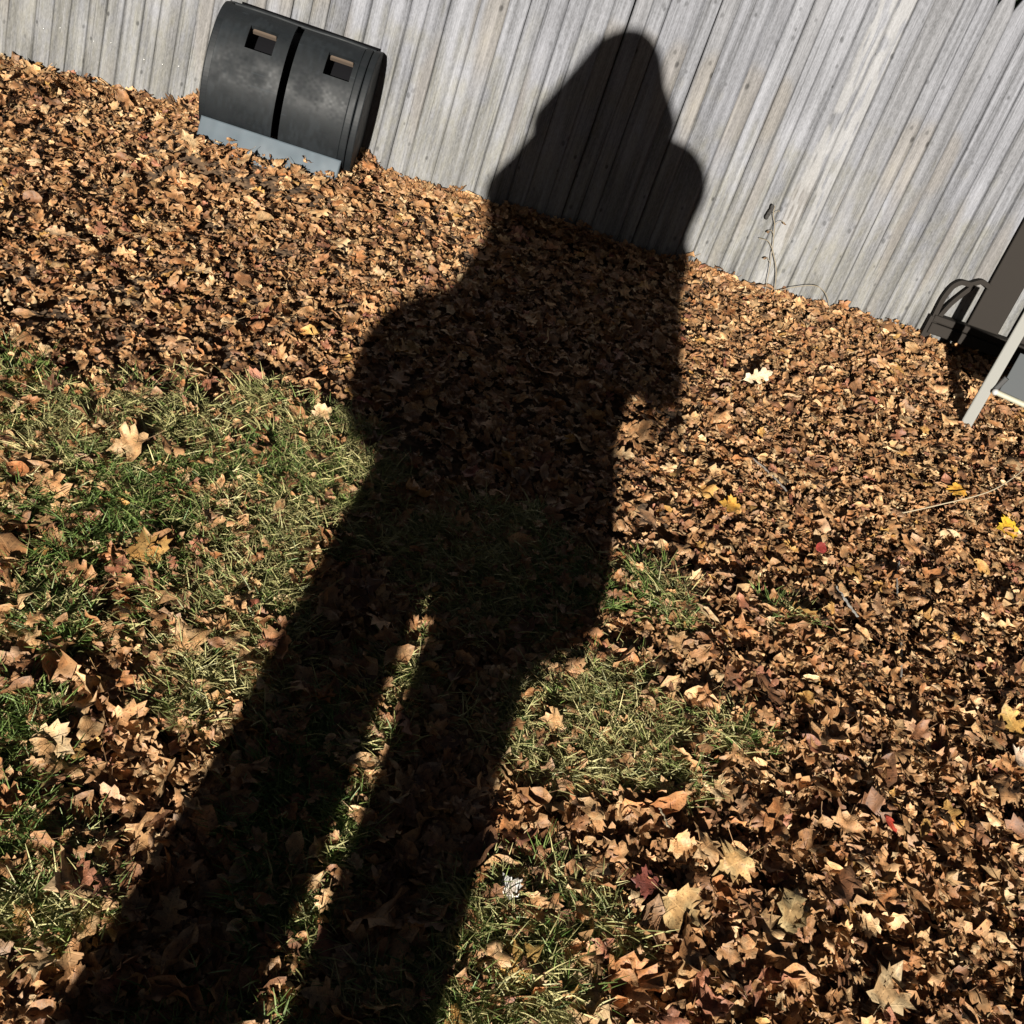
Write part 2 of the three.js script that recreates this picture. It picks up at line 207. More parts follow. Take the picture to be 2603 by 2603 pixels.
// ------------------------------------------------------------------ low black chair by the fence, pale chair in front of it
{
  const chair = thing('garden_chair', 'low black plastic armchair with slatted back standing against the fence', 'chair');
  chair.position.copy(onFence(1.39, 0, 0.016)); chair.rotation.y = FA - 0.1;
  const bm = new THREE.MeshPhysicalMaterial({ color: rgb(0.019, 0.016, 0.0135), roughness: 0.8, specularIntensity: 0.35, side: THREE.DoubleSide }), X = (u) => u - 1.39, CX = X(1.69);
  const ribbon = (pts, w, t) => { // a flat bar that follows points [u, h, o]
    const c = new THREE.CatmullRomCurve3(pts.map((p) => new THREE.Vector3(X(p[0]), p[1], p[2])), false, 'catmullrom', 0.4), n = 26;
    const pos = [], idx = []; for (let i = 0; i <= n; i++) { const p = c.getPoint(i / n), tg = c.getTangent(i / n), nn = new THREE.Vector3(-tg.y, tg.x, 0).normalize(); for (const [a, b] of [[-w / 2, -t / 2], [w / 2, -t / 2], [w / 2, t / 2], [-w / 2, t / 2]]) pos.push(p.x + nn.x * a, p.y + nn.y * a, p.z + b); }
    for (let i = 0; i < n; i++) for (let k = 0; k < 4; k++) { const a = i * 4 + k, b = i * 4 + (k + 1) % 4; idx.push(a, b, b + 4, a, b + 4, a + 4); } idx.push(0, 1, 2, 0, 2, 3, n * 4, n * 4 + 2, n * 4 + 1, n * 4, n * 4 + 3, n * 4 + 2);
    const g = new THREE.BufferGeometry(); g.setAttribute('position', new THREE.Float32BufferAttribute(pos, 3)); g.setIndex(idx); const f = g.toNonIndexed(); f.computeVertexNormals(); return f;
  };
  for (const sgn of [1, -1]) {
    const m = (g) => { if (sgn < 0) { g.translate(-CX, 0, 0); g.scale(-1, 1, 1); g.translate(CX, 0, 0); } return g; };
    mesh('leg', m(ribbon([[1.391, -0.09, 0.012], [1.391, -0.02, 0.012], [1.392, 0.06, 0.01]], 0.025, 0.022)), bm, chair);
    mesh('armrest', m(ribbon([[1.392, 0.05, 0.01], [1.391, 0.115, 0.008], [1.4, 0.158, 0.006], [1.419, 0.178, 0.004], [1.447, 0.181, 0], [1.475, 0.198, -0.004], [1.508, 0.19, -0.006]], 0.014, 0.016)), bm, chair);
    mesh('arm_brace', m(ribbon([[1.4, 0.035, 0.01], [1.417, 0.102, 0.008], [1.437, 0.144, 0.004], [1.458, 0.18, 0]], 0.013, 0.012)), bm, chair);
  }
  const seat = mesh('seat', slab(0.6, 0.022, 0.05, 0.005), bm, chair); seat.position.set(CX, 0.056, 0.0);
  const apron = mesh('apron', slab(0.6, 0.034, 0.012, 0.004), bm, chair); apron.position.set(CX, 0.027, 0.024);
  for (let k = 0; k < 3; k++) { const sl = mesh('back_slat', slab(0.1, 0.56, 0.012, 0.004), bm, chair); sl.position.set(X(1.551 + k * 0.14), 0.345, -0.012); }
  const top = mesh('back_rail', slab(0.4, 0.05, 0.014, 0.005), bm, chair); top.position.set(CX, 0.62, 0.002);

  const pale = thing('lawn_chair', 'pale grey lawn chair with grey sling seat standing on the leaves', 'chair');
  pale.position.set(1.276, SLOPE * 2.92, -2.92); pale.rotation.y = -0.3;
  const pm = std(rgb(0.2, 0.2, 0.185), 0.75), sling = std(rgb(0.05, 0.056, 0.06), 0.8), ivory = std(rgb(0.34, 0.33, 0.25), 0.55);
  for (const [x, z, h] of [[-0.195, 0, 0.37], [0.225, 0, 0.37], [-0.195, -0.36, 0.3], [0.225, -0.36, 0.3]]) { if (z < 0) continue; const l = mesh('leg', slab(0.031, h, 0.02, 0.004), pm, pale); l.position.set(x, h / 2 - 0.03, z); }
  const rod = new THREE.CylinderGeometry(0.0075, 0.0075, 0.39, 12); rod.rotateZ(Math.PI / 2); const rr = mesh('seat_rod', rod, ivory, pale); rr.position.set(0.02, 0.112, 0.018);
  const kn = mesh('end_cap', new THREE.SphereGeometry(0.009, 14, 10), std(rgb(0.36, 0.36, 0.35), 0.4), pale); kn.position.set(-0.172, 0.112, 0.02);
  const br = mesh('bracket', slab(0.014, 0.045, 0.012, 0.003), std(rgb(0.02, 0.02, 0.02), 0.6), pale); br.position.set(-0.17, 0.135, 0.01); br.rotation.z = -0.25;
  const sp = mesh('sling', slab(0.37, 0.11, 0.006, 0.002), sling, pale); sp.position.set(0.02, 0.172, 0.0); sp.rotation.x = -0.25;
}

// ------------------------------------------------------------------ leaves
const uvOf = (x, y) => [0.5 + x * 0.5, 0.5 + y * 0.5];
// outlines in a unit square about the leaf's centre, stalk end at y = -1
const OUT = {
  maple: [[0, -0.62], [0.2, -0.72], [0.42, -0.62], [0.34, -0.42], [0.78, -0.3], [0.7, -0.12], [0.98, 0.12], [0.72, 0.16], [0.74, 0.34], [0.34, 0.16], [0.3, 0.32], [0.42, 0.55], [0.24, 0.56], [0, 0.98]],
  oak: [[0, -0.95], [0.12, -0.7], [0.36, -0.58], [0.34, -0.4], [0.16, -0.34], [0.2, -0.2], [0.5, -0.08], [0.52, 0.12], [0.22, 0.14], [0.24, 0.28], [0.46, 0.42], [0.4, 0.6], [0.2, 0.62], [0.16, 0.84], [0, 0.98]],
  ovate: [[0, -0.95], [0.1, -0.84], [0.3, -0.62], [0.43, -0.34], [0.47, -0.05], [0.43, 0.24], [0.32, 0.52], [0.16, 0.78], [0, 0.98]],
  round: [[0, -0.8], [0.26, -0.78], [0.52, -0.56], [0.68, -0.2], [0.68, 0.16], [0.52, 0.48], [0.28, 0.72], [0.1, 0.82], [0, 0.98]],
};
function leafGeo(kind, r, curl, ripple, stalk = true) {
  const half = OUT[kind], jx = () => 1 + 0.12 * (r() - 0.5), sides = [half.map(([x, y]) => [x * jx(), y + 0.05 * (r() - 0.5)]), half.map(([x, y]) => [-x * jx(), y + 0.05 * (r() - 0.5)])];
  const n = half.length, pos = [], uv = [], idx = [], P = (x, y) => { pos.push(x, y); uv.push(...uvOf(x, y)); return pos.length / 2 - 1; };
  // midrib, half-way and edge points on either side
  const mid = half.map(([, y], i) => P(0, i && i < n - 1 ? lerp(-0.62, 0.9, i / (n - 1)) * 0.9 : y));
  for (const s of sides) {
    const hw = s.map(([x, y], i) => P(x * 0.52, lerp(lerp(-0.62, 0.9, i / (n - 1)) * 0.9, y, 0.52))), ed = s.map(([x, y]) => P(x, y)), flip = s === sides[1];
    for (let i = 0; i < n - 1; i++) for (const [A, B] of [[mid, hw], [hw, ed]]) { const q = [A[i], B[i], B[i + 1], A[i + 1]]; if (flip) q.reverse(); idx.push(q[0], q[1], q[2], q[0], q[2], q[3]); }
  }
  // bend: roll about a slanted axis, fold on the midrib, ripple the edge, twist
  const ax = (r() - 0.5) * 2.4, ca = Math.cos(ax), sa = Math.sin(ax), k1 = curl * (0.5 + r()) * (r() < 0.8 ? 1 : -1), k2 = curl * 0.5 * (r() - 0.4), fold = (r() - 0.35) * 0.9 * curl, tw = (r() - 0.5) * curl, ph = r() * 6, ph2 = r() * 6, out = [];
  for (let i = 0; i < pos.length; i += 2) {
    const x = pos[i], y = pos[i + 1]; let z = fold * Math.abs(x) + ripple * Math.hypot(x, y) * (Math.sin(x * 5 + ph + y * 2) * Math.sin(y * 5.5 + ph2)) + tw * x * y;
    let a = x * ca + y * sa, b = -x * sa + y * ca;
    const bendIt = (t, k, zz) => Math.abs(k) < 1e-3 ? [t, zz] : [Math.sin(t * k) * (1 / k - zz), 1 / k - Math.cos(t * k) * (1 / k - zz)];
    [a, z] = bendIt(a, k1, z); const zb = z; [b, z] = bendIt(b, k2, zb * 0.9);
    out.push(a * ca - b * sa, z, -(a * sa + b * ca));
  }
  if (stalk) { // a thin three-sided stalk
    const at = [out[0], out[1], out[2]], L = 0.45 + 0.4 * r(), dx = (r() - 0.5) * 0.4, dz = 0.9, up = 0.25 * (r() - 0.2), w = 0.02, b = out.length / 3;
    for (const [t, k] of [[0, 1], [0.5, 0.9], [1, 0.7]]) for (let q = 0; q < 3; q++) { const a = q * 2.094; out.push(at[0] + dx * t * L + Math.cos(a) * w * k, at[1] + up * t * t * L + Math.sin(a) * w * k, at[2] + dz * t * L); uv.push(0.5, 0.02 + 0.01 * t); }
    for (let s = 0; s < 2; s++) for (let q = 0; q < 3; q++) { const a = b + s * 3 + q, c = b + s * 3 + (q + 1) % 3; idx.push(a, c, c + 3, a, c + 3, a + 3); }
  }
  const g = new THREE.BufferGeometry(); g.setAttribute('position', new THREE.Float32BufferAttribute(out, 3)); g.setAttribute('uv', new THREE.Float32BufferAttribute(uv, 2)); g.setIndex(idx); g.computeVertexNormals(); g.computeBoundingBox(); return g;
}
// leaf skin: veins, mottles, specks; near white so that the leaf's own colour tints it
const leafSkin = {};
for (const kind of ['palmate', 'pinnate']) {
  const veins = []; const add = (x0, y0, x1, y1, w) => veins.push([x0, y0, x1, y1, w]);
  if (kind === 'palmate') { for (const [x, y] of [[0, 0.95], [0.9, 0.15], [-0.9, 0.15], [0.7, -0.35], [-0.7, -0.35]]) { add(0, -0.6, x, y, 0.022); for (let t = 0.35; t < 0.9; t += 0.18) for (const s of [1, -1]) { const bx = x * t, by = lerp(-0.6, y, t), dx = x, dy = y + 0.6, l = Math.hypot(dx, dy); add(bx, by, bx + (dx / l * 0.24 - s * dy / l * 0.2) * (1.1 - t), by + (dy / l * 0.24 + s * dx / l * 0.2) * (1.1 - t), 0.011); } } }
  else { add(0, -0.95, 0, 0.95, 0.024); for (let y = -0.75; y < 0.75; y += 0.2) for (const s of [1, -1]) add(0, y, s * 0.5, y + 0.33, 0.012); }
  const dist = (x, y, v) => { const dx = v[2] - v[0], dy = v[3] - v[1], t = clamp(((x - v[0]) * dx + (y - v[1]) * dy) / (dx * dx + dy * dy), 0, 1); return Math.hypot(x - v[0] - dx * t, y - v[1] - dy * t) / (v[4] * (1.15 - 0.6 * t)); };
  const field = (u, v) => { let m = 9; for (const q of veins) m = Math.min(m, dist(u * 2 - 1, v * 2 - 1, q)); return 1 - smooth(m, 0.4, 1.3); };
  leafSkin[kind] = {
    map: dataTex(256, 256, (u, v) => { const n = noise2(u * 7, v * 7), f = noise2(u * 30, v * 30), sp = noise2(u * 46 + 7, v * 46), k = field(u, v); let b = 0.46 + 0.44 * n + 0.22 * (f - 0.5); b = lerp(b, 0.92, 0.5 * k); if (sp > 0.8) b *= 0.55; const red = smooth(noise2(u * 5 + 30, v * 5), 0.5, 0.8); return [b, b * (1 - 0.12 * red), b * (1 - 0.22 * red)]; }, true, THREE.ClampToEdgeWrapping),
    bump: dataTex(256, 256, (u, v) => 0.45 + 0.3 * field(u, v) + 0.25 * noise2(u * 34, v * 34), false, THREE.ClampToEdgeWrapping),
  };
}
const leafMat = (kind, color) => std(color, 0.62, { map: leafSkin[kind].map, bumpMap: leafSkin[kind].bump, bumpScale: 0.0006 });
const PAL = [[0.512, 0.291, 0.132], [0.401, 0.211, 0.088], [0.612, 0.388, 0.187], [0.322, 0.16, 0.071], [0.468, 0.217, 0.083], [0.556, 0.325, 0.154], [0.234, 0.114, 0.055], [0.667, 0.467, 0.253], [0.378, 0.165, 0.093], [0.534, 0.308, 0.093], [0.445, 0.268, 0.148], [0.334, 0.114, 0.066]];
const palW = [0.19, 0.17, 0.14, 0.1, 0.07, 0.12, 0.05, 0.06, 0.025, 0.02, 0.05, 0.005];
const pickPal = (r) => { let t = r(); for (let i = 0; i < PAL.length; i++) if ((t -= palW[i]) < 0) return i; return 0; };

// where the lawn shows through (x, z, rx, rz, turn, strength)
const GRASS = [[-0.62, -1.66, 0.31, 0.28, 0.3, 0.85], [-0.38, -1.78, 0.2, 0.26, 0, 1], [-0.36, -1.42, 0.15, 0.2, 0, 1], [0.27, -1.5, 0.2, 0.13, 0.35, 1], [0.16, -1.42, 0.12, 0.1, 0, 0.9], [0.2, -1.07, 0.12, 0.12, 0, 1], [0.14, -0.95, 0.13, 0.08, 0, 1], [0.27, -1.15, 0.1, 0.05, 0.2, 0.9], [-0.08, -1.42, 0.06, 0.16, 0, 0.9], [-0.09, -1.05, 0.06, 0.2, 0, 0.7], [-0.42, -0.92, 0.13, 0.09, 0.4, 0.9], [-0.57, -1.1, 0.11, 0.1, 0, 0.9], [-0.62, -1.3, 0.08, 0.07, 0, 0.8], [0.32, -1.86, 0.12, 0.05, 0.8, 0.7], [0.5, -1.57, 0.06, 0.05, 0, 0.7], [0.0, -1.75, 0.25, 0.2, 0, 0.75], [-0.15, -1.2, 0.1, 0.2, 0, 0.6], [-0.9, -1.75, 0.2, 0.14, 0, 0.6], [-0.9, -1.45, 0.16, 0.1, 0, 0.5], [-0.42, -2.02, 0.05, 0.04, 0, 0.7], [-0.55, -2.0, 0.06, 0.04, 0, 0.6], [0.58, -1.93, 0.05, 0.04, 0, 0.5], [0.0, -0.8, 0.3, 0.1, 0, 0.7]];
const grassAt = (x, z) => { let g = 0; for (const [cx, cz, rx, rz, a, s] of GRASS) { const dx = x - cx, dz = z - cz, c = Math.cos(a), n = Math.sin(a), q = Math.hypot((dx * c + dz * n) / rx, (-dx * n + dz * c) / rz); g = Math.max(g, s * (1 - smooth(q + 0.5 * (noise2(x * 14, z * 14) - 0.5), 0.55, 1.1))); } return g; };

const variants = [];
{ const r = rng(314); for (const [kind, n] of [['maple', 11], ['ovate', 7], ['oak', 6], ['round', 2]]) for (let i = 0; i < n; i++) variants.push({ kind, skin: kind === 'maple' ? 'palmate' : 'pinnate', geo: leafGeo(kind, r, 0.45 + 1.1 * r(), 0.2 + 0.24 * r(), r() < 0.6) }); }
const occupied = [];                                                 // bodies that stand on the leaves: x, z, radius
const leaves = [];
{
  const r = rng(2718), q = new THREE.Quaternion(), e = new THREE.Euler(), UP = new THREE.Vector3(0, 1, 0), n = new THREE.Vector3(), yaw = new THREE.Quaternion();
  const fenceZ = (x) => F0.z - (x - F0.x) * Math.tan(FA);
  const drop = (x, z, size, lift) => {
    const fz = fenceZ(x); if (z < fz + 0.014) z = fz + 0.014 + r() * 0.02;
    n.set(gauss(r) * 0.42, 1, gauss(r) * 0.42 + 0.15).normalize(); q.setFromUnitVectors(UP, n); yaw.setFromAxisAngle(UP, r() * 6.2832); q.multiply(yaw);
    const vi = Math.floor(r() * variants.length), v = variants[vi], s = size * 0.5;
    if (r() < 0.35) q.multiply(yaw.setFromAxisAngle(new THREE.Vector3(1, 0, 0), Math.PI));
    const pile = 0.03 * smooth(-z, -fz - 0.3, -fz) * noise2(x * 7, 3) * r();
    leaves.push({ vi, p: new THREE.Vector3(x, groundY(x, z) + 0.006 + lift + pile, z), q: q.clone(), s: new THREE.Vector3(s * (0.8 + 0.4 * r()), s * (0.85 + 0.3 * r()), s), c: pickPal(r), f: 0.75 + 0.5 * r() });
  };
  // in the picture: thick carpet, thin over the lawn
  for (let i = 0; i < 92000; i++) {
    const z = lerp(-0.5, -3.45, r()), half = 0.5 + 0.5 * -z; if (r() > half / 2.25) continue; const x = (r() * 2 - 1) * half + 0.05 - 0.02 * z;
    const g = grassAt(x, z), near = smooth(-z, 1.9, 1.2), keep = (1 - 0.42 * g - 0.24 * g * g) * (1 - 0.45 * near * (x < 0.35 ? 1 : 0.55));
    if (r() > keep) continue;
    const size = clamp(lerp(0.043, 0.032, smooth(-z, 1.25, 2.1)) * Math.exp(0.38 * gauss(r)), 0.017, 0.1) * (g > 0.5 ? 0.85 : 1);
    drop(x, z, size, r() * r() * 0.028 + 0.012 * g);
  }
  // round about, thinner with distance
  for (let i = 0; i < 30000; i++) { const x = gauss(r) * 2.7, z = -1.2 + gauss(r) * 1.8; if (Math.abs(x) < 0.6 - 0.4 * z && z < -0.5 && z > -3.5) continue; if (z < fenceZ(x) || z > 3) continue; drop(x, z, clamp(0.05 * Math.exp(0.3 * gauss(r)), 0.03, 0.1), r() * 0.02); }
}
// the largest in view are single meshes on the ground, the rest is the litter
{
  const v = new THREE.Vector3();
  for (const l of leaves) { v.copy(l.p).sub(EYE); const d = v.dot(camF), a = v.dot(camR) / d, b = v.dot(camU) / d; l.seen = d > 0.1 && Math.abs(a) < 0.475 && Math.abs(b) < 0.475 ? Math.sqrt(l.s.x * l.s.z) / d : 0; }
  leaves.sort((a, b) => b.seen - a.seen);
  const mats = {}, m4 = new THREE.Matrix4(), col = new THREE.Color(), one = new THREE.Vector3(1, 1, 1);
  const litter = new THREE.Group(); litter.name = 'leaf_litter'; scene.add(litter);
  tag(litter, 'carpet of small curled brown fallen leaves covering the lawn up to the fence', 'leaves', 'stuff');
  leaves.slice(0, 290).forEach((l) => {
    const w = variants[l.vi], tone = Math.floor((l.f - 0.75) / 0.5 * 3), key = w.skin + l.c + '_' + tone; mats[key] ??= leafMat(w.skin, rgb(...PAL[l.c].map((x) => x * (0.85 + 0.16 * tone))));
    const o = mesh('fallen_leaf', w.geo, mats[key], groundMesh); o.position.copy(l.p); o.quaternion.copy(l.q); o.scale.copy(l.s);
  });
  const rest = leaves.slice(290);
  variants.forEach((w, vi) => {
    const mine = rest.filter((l) => l.vi === vi), im = shade(new THREE.InstancedMesh(w.geo, leafMat(w.skin, 0xffffff), mine.length));
    mine.forEach((l, i) => { im.setMatrixAt(i, m4.compose(l.p, l.q, l.s)); im.setColorAt(i, col.setRGB(...PAL[l.c].map((x) => x * l.f))); });
    im.name = 'leaf_scatter'; im.userData.kind = 'stuff'; litter.add(im);
  });
}

// single leaves that stand out
{
  const r = rng(99), special = (kind, size, x, z, color, label, o = {}) => {
    const g = leafGeo(kind, r, o.curl ?? 0.7, o.ripple ?? 0.16), m = mesh('single_leaf', g, leafMat(kind === 'maple' ? 'palmate' : 'pinnate', rgb(...color)));
    m.position.set(x, groundY(x, z) + 0.034 + (o.lift ?? 0), z); m.scale.setScalar(size * 0.5);
    m.rotation.set((o.tilt ?? 0.45), o.turn ?? r() * 6.28, (r() - 0.5) * 0.4, 'XYZ');
    return tag(m, label, 'leaf');
  };
  special('maple', 0.072, 1.119, -2.479, [0.72, 0.47, 0.03], 'bright yellow maple leaf lying on brown leaves at the right edge', { curl: 0.3 });
  special('maple', 0.06, 1.004, -2.571, [0.7, 0.38, 0.05], 'orange yellow maple leaf beside the thin curved grass stem', { curl: 0.45 });
  special('maple', 0.06, 0.44, -2.183, [0.66, 0.36, 0.06], 'orange yellow maple leaf just right of the dark torso shadow', { curl: 0.5 });
  special('oak', 0.085, 0.468, -2.728, [0.75, 0.6, 0.4], 'pale buff lobed leaf standing up below the fence', { curl: 0.5, tilt: 1.1, lift: 0.015 });
  special('maple', 0.045, 0.178, -1.121, [0.85, 0.83, 0.78], 'small white crumpled leaf beside the right leg shadow', { curl: 0.7 });
  special('ovate', 0.034, 0.764, -1.472, [0.5, 0.06, 0.03], 'small bright red leaf among the brown leaves at lower right', { curl: 0.4 });
  special('round', 0.036, 0.647, -2.145, [0.36, 0.05, 0.04], 'small dull red leaf in the middle of the right-hand leaf carpet', { curl: 0.4 });
  special('maple', 0.095, 0.593, -1.246, [0.42, 0.31, 0.15], 'large olive tan maple leaf at lower right', { curl: 0.9, tilt: 0.35, ripple: 0.3 });
  special('maple', 0.065, 1.029, -1.73, [0.75, 0.6, 0.46], 'pale pinkish curled leaf at the right edge below the golden leaf', { curl: 1.1 });
  special('oak', 0.1, 1.033, -1.812, [0.55, 0.35, 0.1], 'large golden brown lobed leaf at the right edge above the pale curled leaf', { curl: 0.8 });
  special('maple', 0.1, 0.741, -1.179, [0.55, 0.4, 0.22], 'largest buff maple leaf at the bottom right with wide ribs', { curl: 0.9, tilt: 0.35, ripple: 0.3 });
  special('maple', 0.095, -0.686, -1.688, [0.62, 0.4, 0.2], 'large tan maple leaf lying on the grass at left', { curl: 1.2, tilt: 0.6, lift: 0.01, ripple: 0.3 });
  special('maple', 0.09, -0.543, -1.482, [0.5, 0.29, 0.09], 'golden brown maple leaf lying open on grass at left', { curl: 0.35, tilt: 0.5 });
  special('maple', 0.075, -0.486, -1.096, [0.66, 0.47, 0.25], 'pale ragged maple leaf at lower left', { curl: 0.4, tilt: 0.5 });
  special('maple', 0.085, 0.5, -1.289, [0.58, 0.39, 0.17], 'large golden maple leaf with raised lobes right of the lower grass patch', { curl: 1.1, tilt: 0.5, ripple: 0.3 });
  special('maple', 0.085, 0.426, -1.184, [0.56, 0.38, 0.17], 'broad golden leaf with clear veins near the bottom grass', { curl: 1.0, tilt: 0.5, ripple: 0.3 });
  special('maple', 0.055, 0.369, -1.205, [0.24, 0.07, 0.05], 'dark red maple leaf beside the broad golden leaf', { curl: 0.5 });
  special('maple', 0.085, 0.217, -1.027, [0.55, 0.34, 0.1], 'golden crumpled maple leaf in grass at the bottom edge', { curl: 0.9 });
  special('round', 0.05, -0.816, -1.546, [0.5, 0.2, 0.07], 'rust orange leaf beside the lawn at the left edge', { curl: 0.8 });
  special('oak', 0.07, -1.149, -2.252, [0.62, 0.42, 0.24], 'pale tan lobed leaf far left below the drum-shaped bin', { curl: 0.6 });
}

// ------------------------------------------------------------------ grass: matted hay-like blades and green tufts
{
  const r = rng(4242);
  const blades = (n, len, flat, spread) => {
    const pos = [], idx = [];
    for (let i = 0; i < n; i++) {
      const a = r() * 6.2832, L = len * (0.5 + 0.8 * r()), w = 0.0008 + 0.0007 * r(), x0 = (r() - 0.5) * spread, z0 = (r() - 0.5) * spread, lean = flat * (0.6 + 0.6 * r()), b = pos.length / 3, dx = Math.cos(a), dz = Math.sin(a), S = 4, roll = (r() - 0.5) * 2.6, cr = Math.cos(roll), sr = Math.sin(roll);
      for (let k = 0; k <= S; k++) { const t = k / S, th = Math.min(1.56, lean * (0.8 + 0.25 * t)), y = L * t * Math.max(0.03, Math.cos(th) ) + 0.003, h = L * t * Math.sin(Math.min(th, 1.56)), k2 = w * (1 - 0.85 * t * t); pos.push(x0 + dx * h - dz * k2 * cr, y + 0.001 - sr * k2, z0 + dz * h + dx * k2 * cr, x0 + dx * h + dz * k2 * cr, y + 0.001 + sr * k2, z0 + dz * h - dx * k2 * cr); }
      for (let k = 0; k < S; k++) { const q = b + k * 2; idx.push(q, q + 1, q + 3, q, q + 3, q + 2); }
    }
    const g = new THREE.BufferGeometry(); g.setAttribute('position', new THREE.Float32BufferAttribute(pos, 3)); g.setIndex(idx); g.computeVertexNormals(); return g;
  };
  const grass = new THREE.Group(); grass.name = 'grass'; scene.add(grass); tag(grass, 'patches of green grass and matted straw-coloured blades between the leaves', 'grass', 'stuff');
  const mat = () => new THREE.MeshPhysicalMaterial({ color: 0xffffff, roughness: 0.55, side: THREE.DoubleSide });
  const kinds = [[blades(32, 0.036, 1.38, 0.04), 'straw'], [blades(32, 0.042, 1.32, 0.045), 'straw'], [blades(28, 0.034, 1.15, 0.032), 'green'], [blades(20, 0.045, 0.95, 0.03), 'green']];
  const lists = kinds.map(() => []);
  for (let i = 0; i < 38000; i++) {
    const z = lerp(-0.5, -2.2, r()), x = (r() * 2 - 1) * (0.5 - 0.5 * z), g = grassAt(x, z); if (r() > g * 1.0) continue;
    const strawy = Math.max(1 - smooth(Math.hypot((x - 0.27) / 0.28, (z + 1.5) / 0.2), 0.6, 1.1), 1 - smooth(Math.hypot((x + 0.36) / 0.2, (z + 1.6) / 0.28), 0.5, 1.1)); const greenness = (1 - 0.75 * strawy) * smooth(noise2(x * 6 + 4, z * 6 + 17), 0.42, 0.62) * (z > -1.25 ? 0.9 : 0.65) + (z > -1.2 ? 0.5 : 0.18) , green = r() < greenness, k = (green ? 2 : 0) + (r() < 0.5 ? 1 : 0);
    lists[k].push([x, z, green]);
  }
  const m4 = new THREE.Matrix4(), q = new THREE.Quaternion(), e = new THREE.Euler(), c = new THREE.Color();
  lists.forEach((L, k) => {
    const im = shade(new THREE.InstancedMesh(kinds[k][0], mat(), L.length));
    L.forEach(([x, z, green], i) => {
      const s = 0.65 + 0.6 * r(); q.setFromEuler(e.set(0.12 * gauss(r), r() * 6.2832, 0.12 * gauss(r))); m4.compose(new THREE.Vector3(x, groundY(x, z) + 0.003 + (green ? 0 : 0.008 * r()), z), q, new THREE.Vector3(s, s, s)); im.setMatrixAt(i, m4);
      const t = r(), f = 0.7 + 0.6 * r(); if (green) c.setRGB(lerp(0.06, 0.17, t) * f, lerp(0.12, 0.22, t) * f, lerp(0.02, 0.06, t) * f); else c.setRGB(lerp(0.17, 0.43, t) * f, lerp(0.18, 0.38, t) * f, lerp(0.06, 0.17, t) * f); im.setColorAt(i, c);
    });
    im.name = 'grass_blades'; im.userData.kind = 'stuff'; grass.add(im);
  });
}

